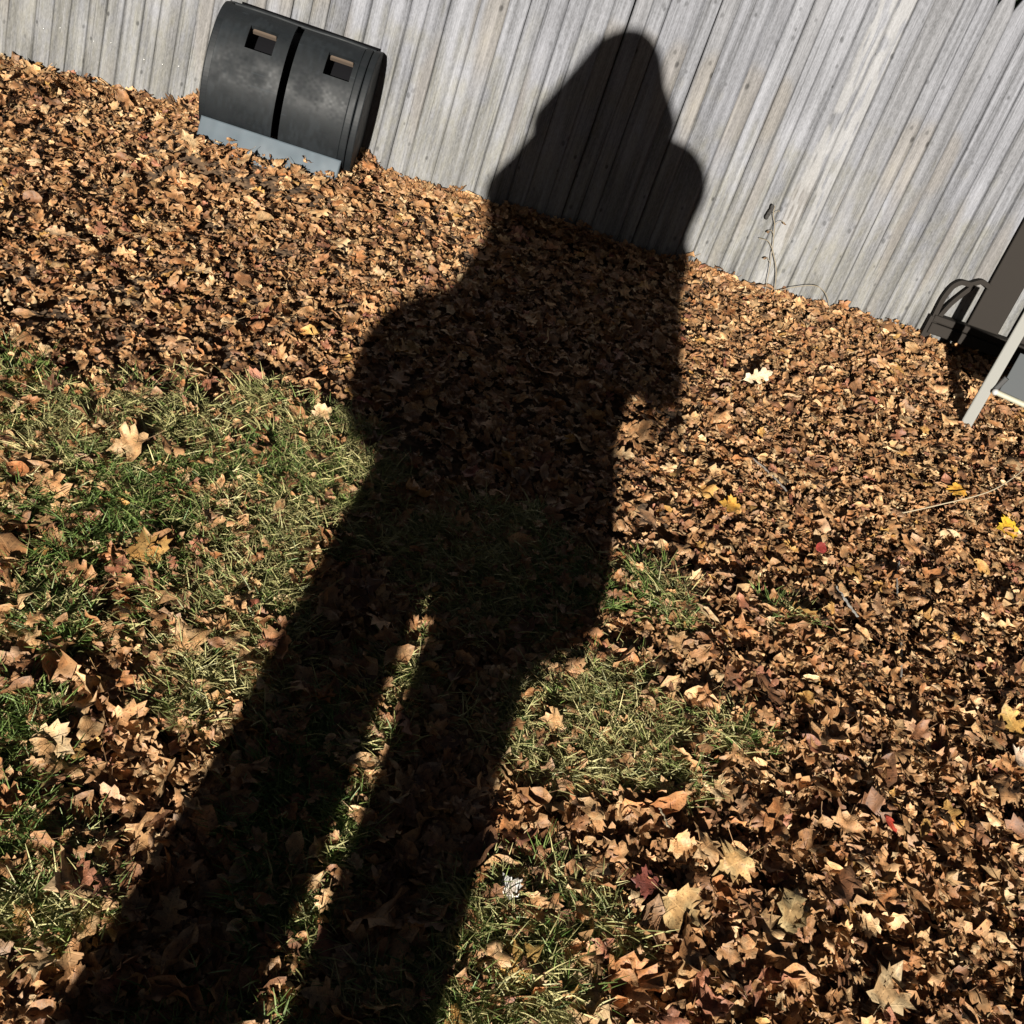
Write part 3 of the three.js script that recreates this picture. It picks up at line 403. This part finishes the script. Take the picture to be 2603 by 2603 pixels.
// ------------------------------------------------------------------ twigs and stems
{
  const bark = std(rgb(0.16, 0.14, 0.12), 0.9), greyBark = std(rgb(0.24, 0.23, 0.21), 0.9), straw = std(rgb(0.4, 0.33, 0.22), 0.8);
  const knobbly = (g) => { const p = g.attributes.position; for (let i = 0; i < p.count; i++) { const n = (noise2(p.getX(i) * 260, p.getZ(i) * 260 + p.getY(i) * 190) - 0.5) * 0.0022; p.setXYZ(i, p.getX(i) + n, p.getY(i) + n, p.getZ(i) - n); } g.computeVertexNormals(); return g; };
  const twig = (pts, rad, mat, label, lift = 0.032) => tag(mesh('twig', knobbly(tube(pts.map(([x, z, up = 0], i) => [x + 0.005 * (hash2(i, x * 999) - 0.5), groundY(x, z) + lift - 0.008 + up, z]), rad * 0.72, 22, 7)), mat), label, 'twig');
  twig([[0.833, -2.208], [0.822, -2.162], [0.822, -2.098]], 0.003, greyBark, 'short pale grey twig with a bend in the right-hand leaf carpet');
  twig([[0.822, -1.955], [0.813, -1.885], [0.808, -1.84]], 0.0035, greyBark, 'pale upright-lying twig below the bent grey twig');
  twig([[0.478, -2.403], [0.528, -2.362], [0.57, -2.32]], 0.003, bark, 'grey brown twig lying right of the hanging hand shadow');
  twig([[0.684, -2.051], [0.709, -2.009], [0.73, -1.98]], 0.0035, greyBark, 'short thick grey twig under the small dull red leaf');
  twig([[0.37, -1.33, 0.02], [0.386, -1.29, 0.03]], 0.0016, straw, 'thin white stalk standing in the dark gap at the bottom');
  tag(mesh('grass_stem', tube([[1.24, groundY(1.24, -2.83) + 0.06, -2.83], [1.158, groundY(1.158, -2.678) + 0.07, -2.678], [1.069, groundY(1.069, -2.56) + 0.06, -2.56], [0.93, groundY(0.93, -2.45) + 0.04, -2.45], [0.85, groundY(0.85, -2.39) + 0.03, -2.39]], 0.0016, 24, 5), straw), 'long thin pale grass stem arching over the leaves at right', 'stem');
  // dead weed against the fence with a dark dried head
  const weed = thing('dead_weed', 'thin dry weed with dark dried seed head against the fence', 'weed'), W = (L) => L.map(([u, h]) => { const p = onFence(u, h, 0.03); return [p.x, p.y, p.z]; }), wm = std(rgb(0.2, 0.17, 0.12), 0.9);
  mesh('stem', tube(W([[0.878, -0.02], [0.856, 0.071], [0.846, 0.103], [0.844, 0.114], [0.831, 0.152], [0.82, 0.183], [0.803, 0.211], [0.798, 0.234]]), 0.0014, 30, 5), wm, weed);
  mesh('stem', tube(W([[0.909, -0.02], [0.878, 0.063], [0.844, 0.114]]), 0.0016, 14, 5), wm, weed);
  mesh('branch', tube(W([[0.844, 0.114], [0.821, 0.133], [0.793, 0.133]]), 0.0011, 14, 5), wm, weed);
  for (const [a, b, c] of [[[0.856, 0.071], [0.842, 0.085], [0.835, 0.082]], [[0.82, 0.183], [0.832, 0.198], [0.846, 0.196]], [[0.831, 0.152], [0.818, 0.165], [0.81, 0.16]], [[0.803, 0.211], [0.815, 0.224], [0.818, 0.221]]]) mesh('branch', tube(W([a, b, c]), 0.0008, 10, 5), wm, weed);
  { const lr = rng(55); for (const [u2, h2] of [[0.835, 0.083], [0.846, 0.194], [0.81, 0.158]]) { const lf = mesh('dry_leaf', leafGeo('ovate', lr, 1.6, 0.2, false), leafMat('pinnate', rgb(0.2, 0.13, 0.07)), weed); lf.position.copy(onFence(u2, h2, 0.03)); lf.scale.setScalar(0.008); lf.rotation.set(1.2, lr() * 6, 0.4); } }
  const hr2 = rng(8), head = mergeGeometries(Array.from({ length: 16 }, (_, i) => { const g = new THREE.SphereGeometry(0.0032 + 0.002 * hr2(), 7, 5); g.scale(1, 1.7, 1); g.translate(0.005 * (hr2() - 0.5), -0.018 + 0.0024 * i, 0.005 * (hr2() - 0.5)); return g; }));
  const hm = mesh('seed_head', head, std(rgb(0.03, 0.028, 0.026), 0.9), weed); hm.position.copy(onFence(0.791, 0.212, 0.03)); hm.rotation.z = -0.1;
  const arch = thing('dry_vine', 'thin dry vine arching above the leaves at the fence foot', 'vine');
  mesh('stem', tube(W([[0.916, 0.004], [0.946, 0.023], [1.012, 0.048], [1.043, 0.039], [1.067, 0.017], [1.093, -0.02]]), 0.0013, 30, 5), wm, arch);
}

// ------------------------------------------------------------------ the photographer, whose shadow lies over the yard
{
  // distance field of joined tapered capsules and ellipsoids, meshed by surface nets
  const cap = (a, b, ra, rb = ra) => ({ a, b, ra, rb }), ell = (c, rx, ry, rz) => ({ c, r: [rx, ry, rz] });
  const dist = (p, x, y, z) => {
    if (p.c) { const [a, b, c] = p.r, dx = (x - p.c[0]) / a, dy = (y - p.c[1]) / b, dz = (z - p.c[2]) / c, k0 = Math.hypot(dx, dy, dz), k1 = Math.hypot(dx / a, dy / b, dz / c); return k1 < 1e-6 ? -Math.min(a, b, c) : k0 * (k0 - 1) / k1; }
    const bx = p.b[0] - p.a[0], by = p.b[1] - p.a[1], bz = p.b[2] - p.a[2], t = clamp(((x - p.a[0]) * bx + (y - p.a[1]) * by + (z - p.a[2]) * bz) / (bx * bx + by * by + bz * bz + 1e-9), 0, 1);
    return Math.hypot(x - p.a[0] - bx * t, y - p.a[1] - by * t, z - p.a[2] - bz * t) - lerp(p.ra, p.rb, t);
  };
  const solid = (prims, cell, k, cut) => {
    const lo = [9, 9, 9], hi = [-9, -9, -9], grow = (c, r) => { for (let i = 0; i < 3; i++) { lo[i] = Math.min(lo[i], c[i] - r - 2 * cell - k * 0.5); hi[i] = Math.max(hi[i], c[i] + r + 2 * cell + k * 0.5); } };
    prims.forEach((p) => { if (p.c) grow(p.c, Math.max(...p.r)); else { grow(p.a, p.ra); grow(p.b, p.rb); } });
    const n = [0, 1, 2].map((i) => Math.ceil((hi[i] - lo[i]) / cell) + 1), f = new Float32Array(n[0] * n[1] * n[2]), id = (x, y, z) => x + n[0] * (y + n[1] * z);
    for (let z = 0; z < n[2]; z++) for (let y = 0; y < n[1]; y++) for (let x = 0; x < n[0]; x++) {
      const X = lo[0] + x * cell, Y = lo[1] + y * cell, Z = lo[2] + z * cell; let d = 9;
      for (const p of prims) { const e = dist(p, X, Y, Z), h = Math.max(k - Math.abs(d - e), 0) / k; d = Math.min(d, e) - h * h * k * 0.25; }
      if (cut) d = Math.max(d, cut(X, Y, Z)); f[id(x, y, z)] = d;
    }
    const vert = new Int32Array(f.length).fill(-1), pos = [], idx = [], E = [[0, 1], [2, 3], [4, 5], [6, 7], [0, 2], [1, 3], [4, 6], [5, 7], [0, 4], [1, 5], [2, 6], [3, 7]];
    for (let z = 0; z < n[2] - 1; z++) for (let y = 0; y < n[1] - 1; y++) for (let x = 0; x < n[0] - 1; x++) {
      const v = []; let m = 0; for (let c = 0; c < 8; c++) { const q = f[id(x + (c & 1), y + ((c >> 1) & 1), z + (c >> 2))]; v.push(q); if (q < 0) m++; } if (!m || m === 8) continue;
      let s = [0, 0, 0], k2 = 0; for (const [a, b] of E) if (v[a] < 0 !== v[b] < 0) { const t = v[a] / (v[a] - v[b]); for (let i = 0; i < 3; i++) { const pa = (a >> i) & 1, pb = (b >> i) & 1; s[i] += pa + (pb - pa) * t; } k2++; }
      vert[id(x, y, z)] = pos.length / 3; pos.push(lo[0] + (x + s[0] / k2) * cell, lo[1] + (y + s[1] / k2) * cell, lo[2] + (z + s[2] / k2) * cell);
    }
    const quad = (a, b, c, d, flip) => { if (a < 0 || b < 0 || c < 0 || d < 0) return; flip ? idx.push(a, c, b, a, d, c) : idx.push(a, b, c, a, c, d); };
    for (let z = 1; z < n[2] - 1; z++) for (let y = 1; y < n[1] - 1; y++) for (let x = 1; x < n[0] - 1; x++) {
      const i = id(x, y, z), s = f[i] < 0;
      if (s !== f[id(x + 1, y, z)] < 0) quad(vert[id(x, y - 1, z - 1)], vert[id(x, y, z - 1)], vert[i], vert[id(x, y - 1, z)], !s);
      if (s !== f[id(x, y + 1, z)] < 0) quad(vert[id(x - 1, y, z - 1)], vert[id(x - 1, y, z)], vert[i], vert[id(x, y, z - 1)], !s);
      if (s !== f[id(x, y, z + 1)] < 0) quad(vert[id(x - 1, y - 1, z)], vert[id(x, y - 1, z)], vert[i], vert[id(x - 1, y, z)], !s);
    }
    const g = new THREE.BufferGeometry(); g.setAttribute('position', new THREE.Float32BufferAttribute(pos, 3)); g.setIndex(idx); g.computeVertexNormals(); return g;
  };
  const ZP = 0.3, BASE = plainY(ZP);
  const person = thing('person', 'person in dark padded coat standing behind the camera holding up a phone', 'person', [0, BASE, ZP]);
  // local frame: x right, y up from the feet, z back from the fence (camera at z = -0.3, y = 1.458)
  const cm = [0, EYE.y - BASE, -ZP], loc = (r, u, f) => [cm[0] + camR.x * r + camU.x * u + camF.x * f, cm[1] + camR.y * r + camU.y * u + camF.y * f, cm[2] + camR.z * r + camU.z * u + camF.z * f];
  const skin = std(rgb(0.42, 0.24, 0.16), 0.55), coat = std(rgb(0.02, 0.022, 0.028), 0.8), denim = std(rgb(0.035, 0.045, 0.075), 0.9), hairM = std(rgb(0.05, 0.03, 0.018), 0.6), boot = std(rgb(0.03, 0.022, 0.016), 0.6);
  const HX = 0.025, HZ = 0.02;
  // head: skull, jaw, nose, lips, brows, ears, neck
  const headP = [ell([HX, 1.655, HZ], 0.074, 0.098, 0.092), ell([HX, 1.605, HZ - 0.03], 0.055, 0.066, 0.06), cap([HX, 1.58, HZ + 0.02], [HX + 0.01, 1.43, HZ + 0.05], 0.055, 0.062), cap([HX, 1.655, HZ - 0.092], [HX, 1.622, HZ - 0.108], 0.009, 0.014), ell([HX, 1.588, HZ - 0.086], 0.024, 0.008, 0.01), ell([HX, 1.577, HZ - 0.084], 0.022, 0.008, 0.01), ell([HX, 1.555, HZ - 0.076], 0.022, 0.018, 0.018), cap([HX - 0.045, 1.676, HZ - 0.076], [HX + 0.045, 1.676, HZ - 0.076], 0.011), ell([HX - 0.076, 1.635, HZ], 0.01, 0.032, 0.02), ell([HX + 0.076, 1.635, HZ], 0.01, 0.032, 0.02)];
  const headG = solid(headP, 0.005, 0.014);
  // left hand: palm beside the phone, thumb on the screen side, four fingers behind it; right hand hangs
  const finger = (pts, r) => pts.slice(1).map((p, i) => cap(pts[i], p, r * (1 - 0.1 * i), r * (0.92 - 0.1 * i)));
  const LW = loc(-0.075, -0.16, -0.05), lh = [cap(LW, loc(-0.052, -0.115, -0.04), 0.024, 0.02), ell(loc(-0.048, -0.105, -0.034), 0.026, 0.036, 0.028), ...finger([loc(-0.048, -0.095, -0.045), loc(-0.035, -0.085, -0.045), loc(-0.012, -0.078, -0.038)], 0.0105)];
  for (let k = 0; k < 4; k++) { const u = -0.082 - 0.019 * k, reach = [0.026, 0.03, 0.027, 0.016][k]; lh.push(...finger([loc(-0.05, u, -0.03), loc(-0.049, u, -0.008), loc(-0.03, u, -0.003), loc(-0.03 + reach, u - 0.002, -0.006)], 0.0088 - 0.0006 * (k === 3))); }
  const leftG = solid(lh, 0.0034, 0.006);
  const rw = [0.375, 1.055, -0.02], rh = [cap(rw, [0.372, 1.02, -0.03], 0.025, 0.026), ell([0.368, 1.0, -0.034], 0.04, 0.046, 0.018), ...finger([[0.335, 1.015, -0.034], [0.308, 0.99, -0.042], [0.298, 0.962, -0.046]], 0.0105)];
  for (let k = 0; k < 4; k++) { const x = 0.335 + 0.022 * k, z = -0.034, L = [0.072, 0.084, 0.08, 0.062][k]; rh.push(...finger([[x, 0.97, z], [x + (k - 1.5) * 0.004, 0.97 - L * 0.45, z - 0.006], [x + (k - 1.5) * 0.007, 0.97 - L * 0.78, z - 0.004], [x + (k - 1.5) * 0.009, 0.97 - L, z + 0.004]], 0.009)); }
  const rightG = solid(rh, 0.0034, 0.006);
  const torsoG = solid([cap([0.06, 1.38, 0.05], [0.06, 1.0, 0.03], 0.13, 0.12), ell([0.06, 0.9, 0.03], 0.16, 0.13, 0.12), cap([-0.07, 1.36, 0.05], [-0.12, 1.15, -0.02], 0.045, 0.04), cap([-0.12, 1.15, -0.02], LW, 0.038, 0.024), cap([0.22, 1.38, 0.05], [0.345, 1.24, 0.05], 0.05, 0.042), cap([0.345, 1.24, 0.05], rw, 0.036, 0.025), cap([-0.085, 0.82, 0.03], [-0.122, 0.48, 0.01], 0.068, 0.055), cap([-0.122, 0.48, 0.01], [-0.228, 0.09, 0.04], 0.052, 0.036), cap([0.11, 0.85, 0.03], [0.1, 0.48, 0.01], 0.072, 0.055), cap([0.1, 0.48, 0.01], [0.08, 0.09, 0.04], 0.052, 0.036)], 0.016, 0.04);
  mesh('body', mergeGeometries([torsoG, headG, leftG, rightG]), skin, person);
  for (const s of [-1, 1]) { const e = mesh('eye', new THREE.SphereGeometry(0.0115, 16, 12), std(rgb(0.7, 0.68, 0.65), 0.2), person); e.position.set(HX + s * 0.031, 1.65, HZ - 0.077); const ir = mesh('iris', new THREE.SphereGeometry(0.0062, 12, 8), std(rgb(0.06, 0.035, 0.02), 0.2), e); ir.position.set(0, 0, -0.0072); }
  // hair to the shoulders, wider on the left; open in front of the face
  mesh('hair', solid([ell([HX - 0.002, 1.668, HZ + 0.008], 0.1, 0.116, 0.1), cap([HX - 0.05, 1.68, HZ + 0.03], [HX - 0.115, 1.48, HZ + 0.05], 0.066, 0.09), cap([HX + 0.042, 1.685, HZ + 0.02], [HX + 0.12, 1.57, HZ + 0.04], 0.052, 0.07), cap([HX, 1.6, HZ + 0.06], [HX, 1.46, HZ + 0.09], 0.07, 0.07)], 0.008, 0.03, (x, y, z) => Math.min(HZ - 0.045 - z, 0.2) * 1 > 0 && y < 1.705 && Math.abs(x - HX) < 0.062 ? 0.01 : -1), hairM, person);
  mesh('coat', solid([
    cap([0.02, 1.385, 0.05], [0.16, 1.4, 0.05], 0.13, 0.125), cap([0.06, 1.35, 0.04], [0.055, 0.95, 0.03], 0.2, 0.215), cap([0.05, 0.95, 0.03], [0.06, 0.74, 0.03], 0.225, 0.2),
    cap([0.19, 1.43, 0.05], [0.235, 1.432, 0.05], 0.125, 0.12), cap([0.262, 1.4, 0.05], [0.3, 1.22, 0.05], 0.092, 0.07), cap([0.3, 1.22, 0.05], [0.346, 1.0, 0.0], 0.07, 0.054),
    cap([-0.07, 1.39, 0.05], [-0.16, 1.25, -0.03], 0.108, 0.09), cap([-0.16, 1.23, -0.04], [-0.13, 1.27, -0.2], 0.07, 0.055), cap([-0.13, 1.27, -0.2], loc(-0.085, -0.19, -0.06), 0.055, 0.038),
    cap([-0.05, 1.36, 0.05], [-0.1, 1.06, 0.04], 0.12, 0.108), ell([-0.195, 0.905, 0.05], 0.148, 0.12, 0.11), ell([0.25, 0.76, 0.04], 0.06, 0.1, 0.12)], 0.013, 0.05, (x, y) => 0.675 + clamp((0.18 - x) * 0.0, -0.1, 0.1) + (x > 0.17 ? -0.05 + (x - 0.17) * 0.45 : x > 0.03 ? -0.05 * (x - 0.03) / 0.14 : 0) + 0.016 - y), coat, person);
  mesh('trousers', solid([cap([-0.104, 0.8, 0.03], [-0.122, 0.5, 0.015], 0.095, 0.098), cap([-0.122, 0.5, 0.015], [-0.23, 0.08, 0.04], 0.099, 0.1), cap([0.109, 0.8, 0.03], [0.097, 0.5, 0.015], 0.094, 0.091), cap([0.097, 0.5, 0.015], [0.075, 0.08, 0.04], 0.091, 0.092)], 0.012, 0.008), denim, person);
  for (const x of [-0.232, 0.075]) mesh('boot', solid([cap([x, 0.06, 0.05], [x, 0.2, 0.04], 0.062, 0.064), cap([x, 0.045, 0.06], [x - 0.005, 0.035, -0.13], 0.05, 0.04)], 0.009, 0.03, (a, y) => -0.004 - y), boot, person);
  // phone, its lens at the camera
  const ph = thing('mobile_phone', 'black phone held up in the left hand of the photographer', 'phone');
  ph.position.copy(EYE).addScaledVector(camF, -0.022).addScaledVector(camU, -0.055).addScaledVector(camR, 0.012); ph.quaternion.copy(camera.quaternion);
  mesh('case', slab(0.074, 0.152, 0.009, 0.002), std(rgb(0.02, 0.02, 0.022), 0.4), ph);
  const scr = mesh('screen', slab(0.068, 0.144, 0.001, 0.0003), std(rgb(0.01, 0.01, 0.012), 0.1), ph); scr.position.z = 0.0052;
  const bump2 = mesh('lens_bump', slab(0.026, 0.03, 0.003, 0.001), std(rgb(0.015, 0.015, 0.016), 0.3), ph); bump2.position.set(-0.012, 0.055, -0.0055);
}
renderer.render(scene, camera);
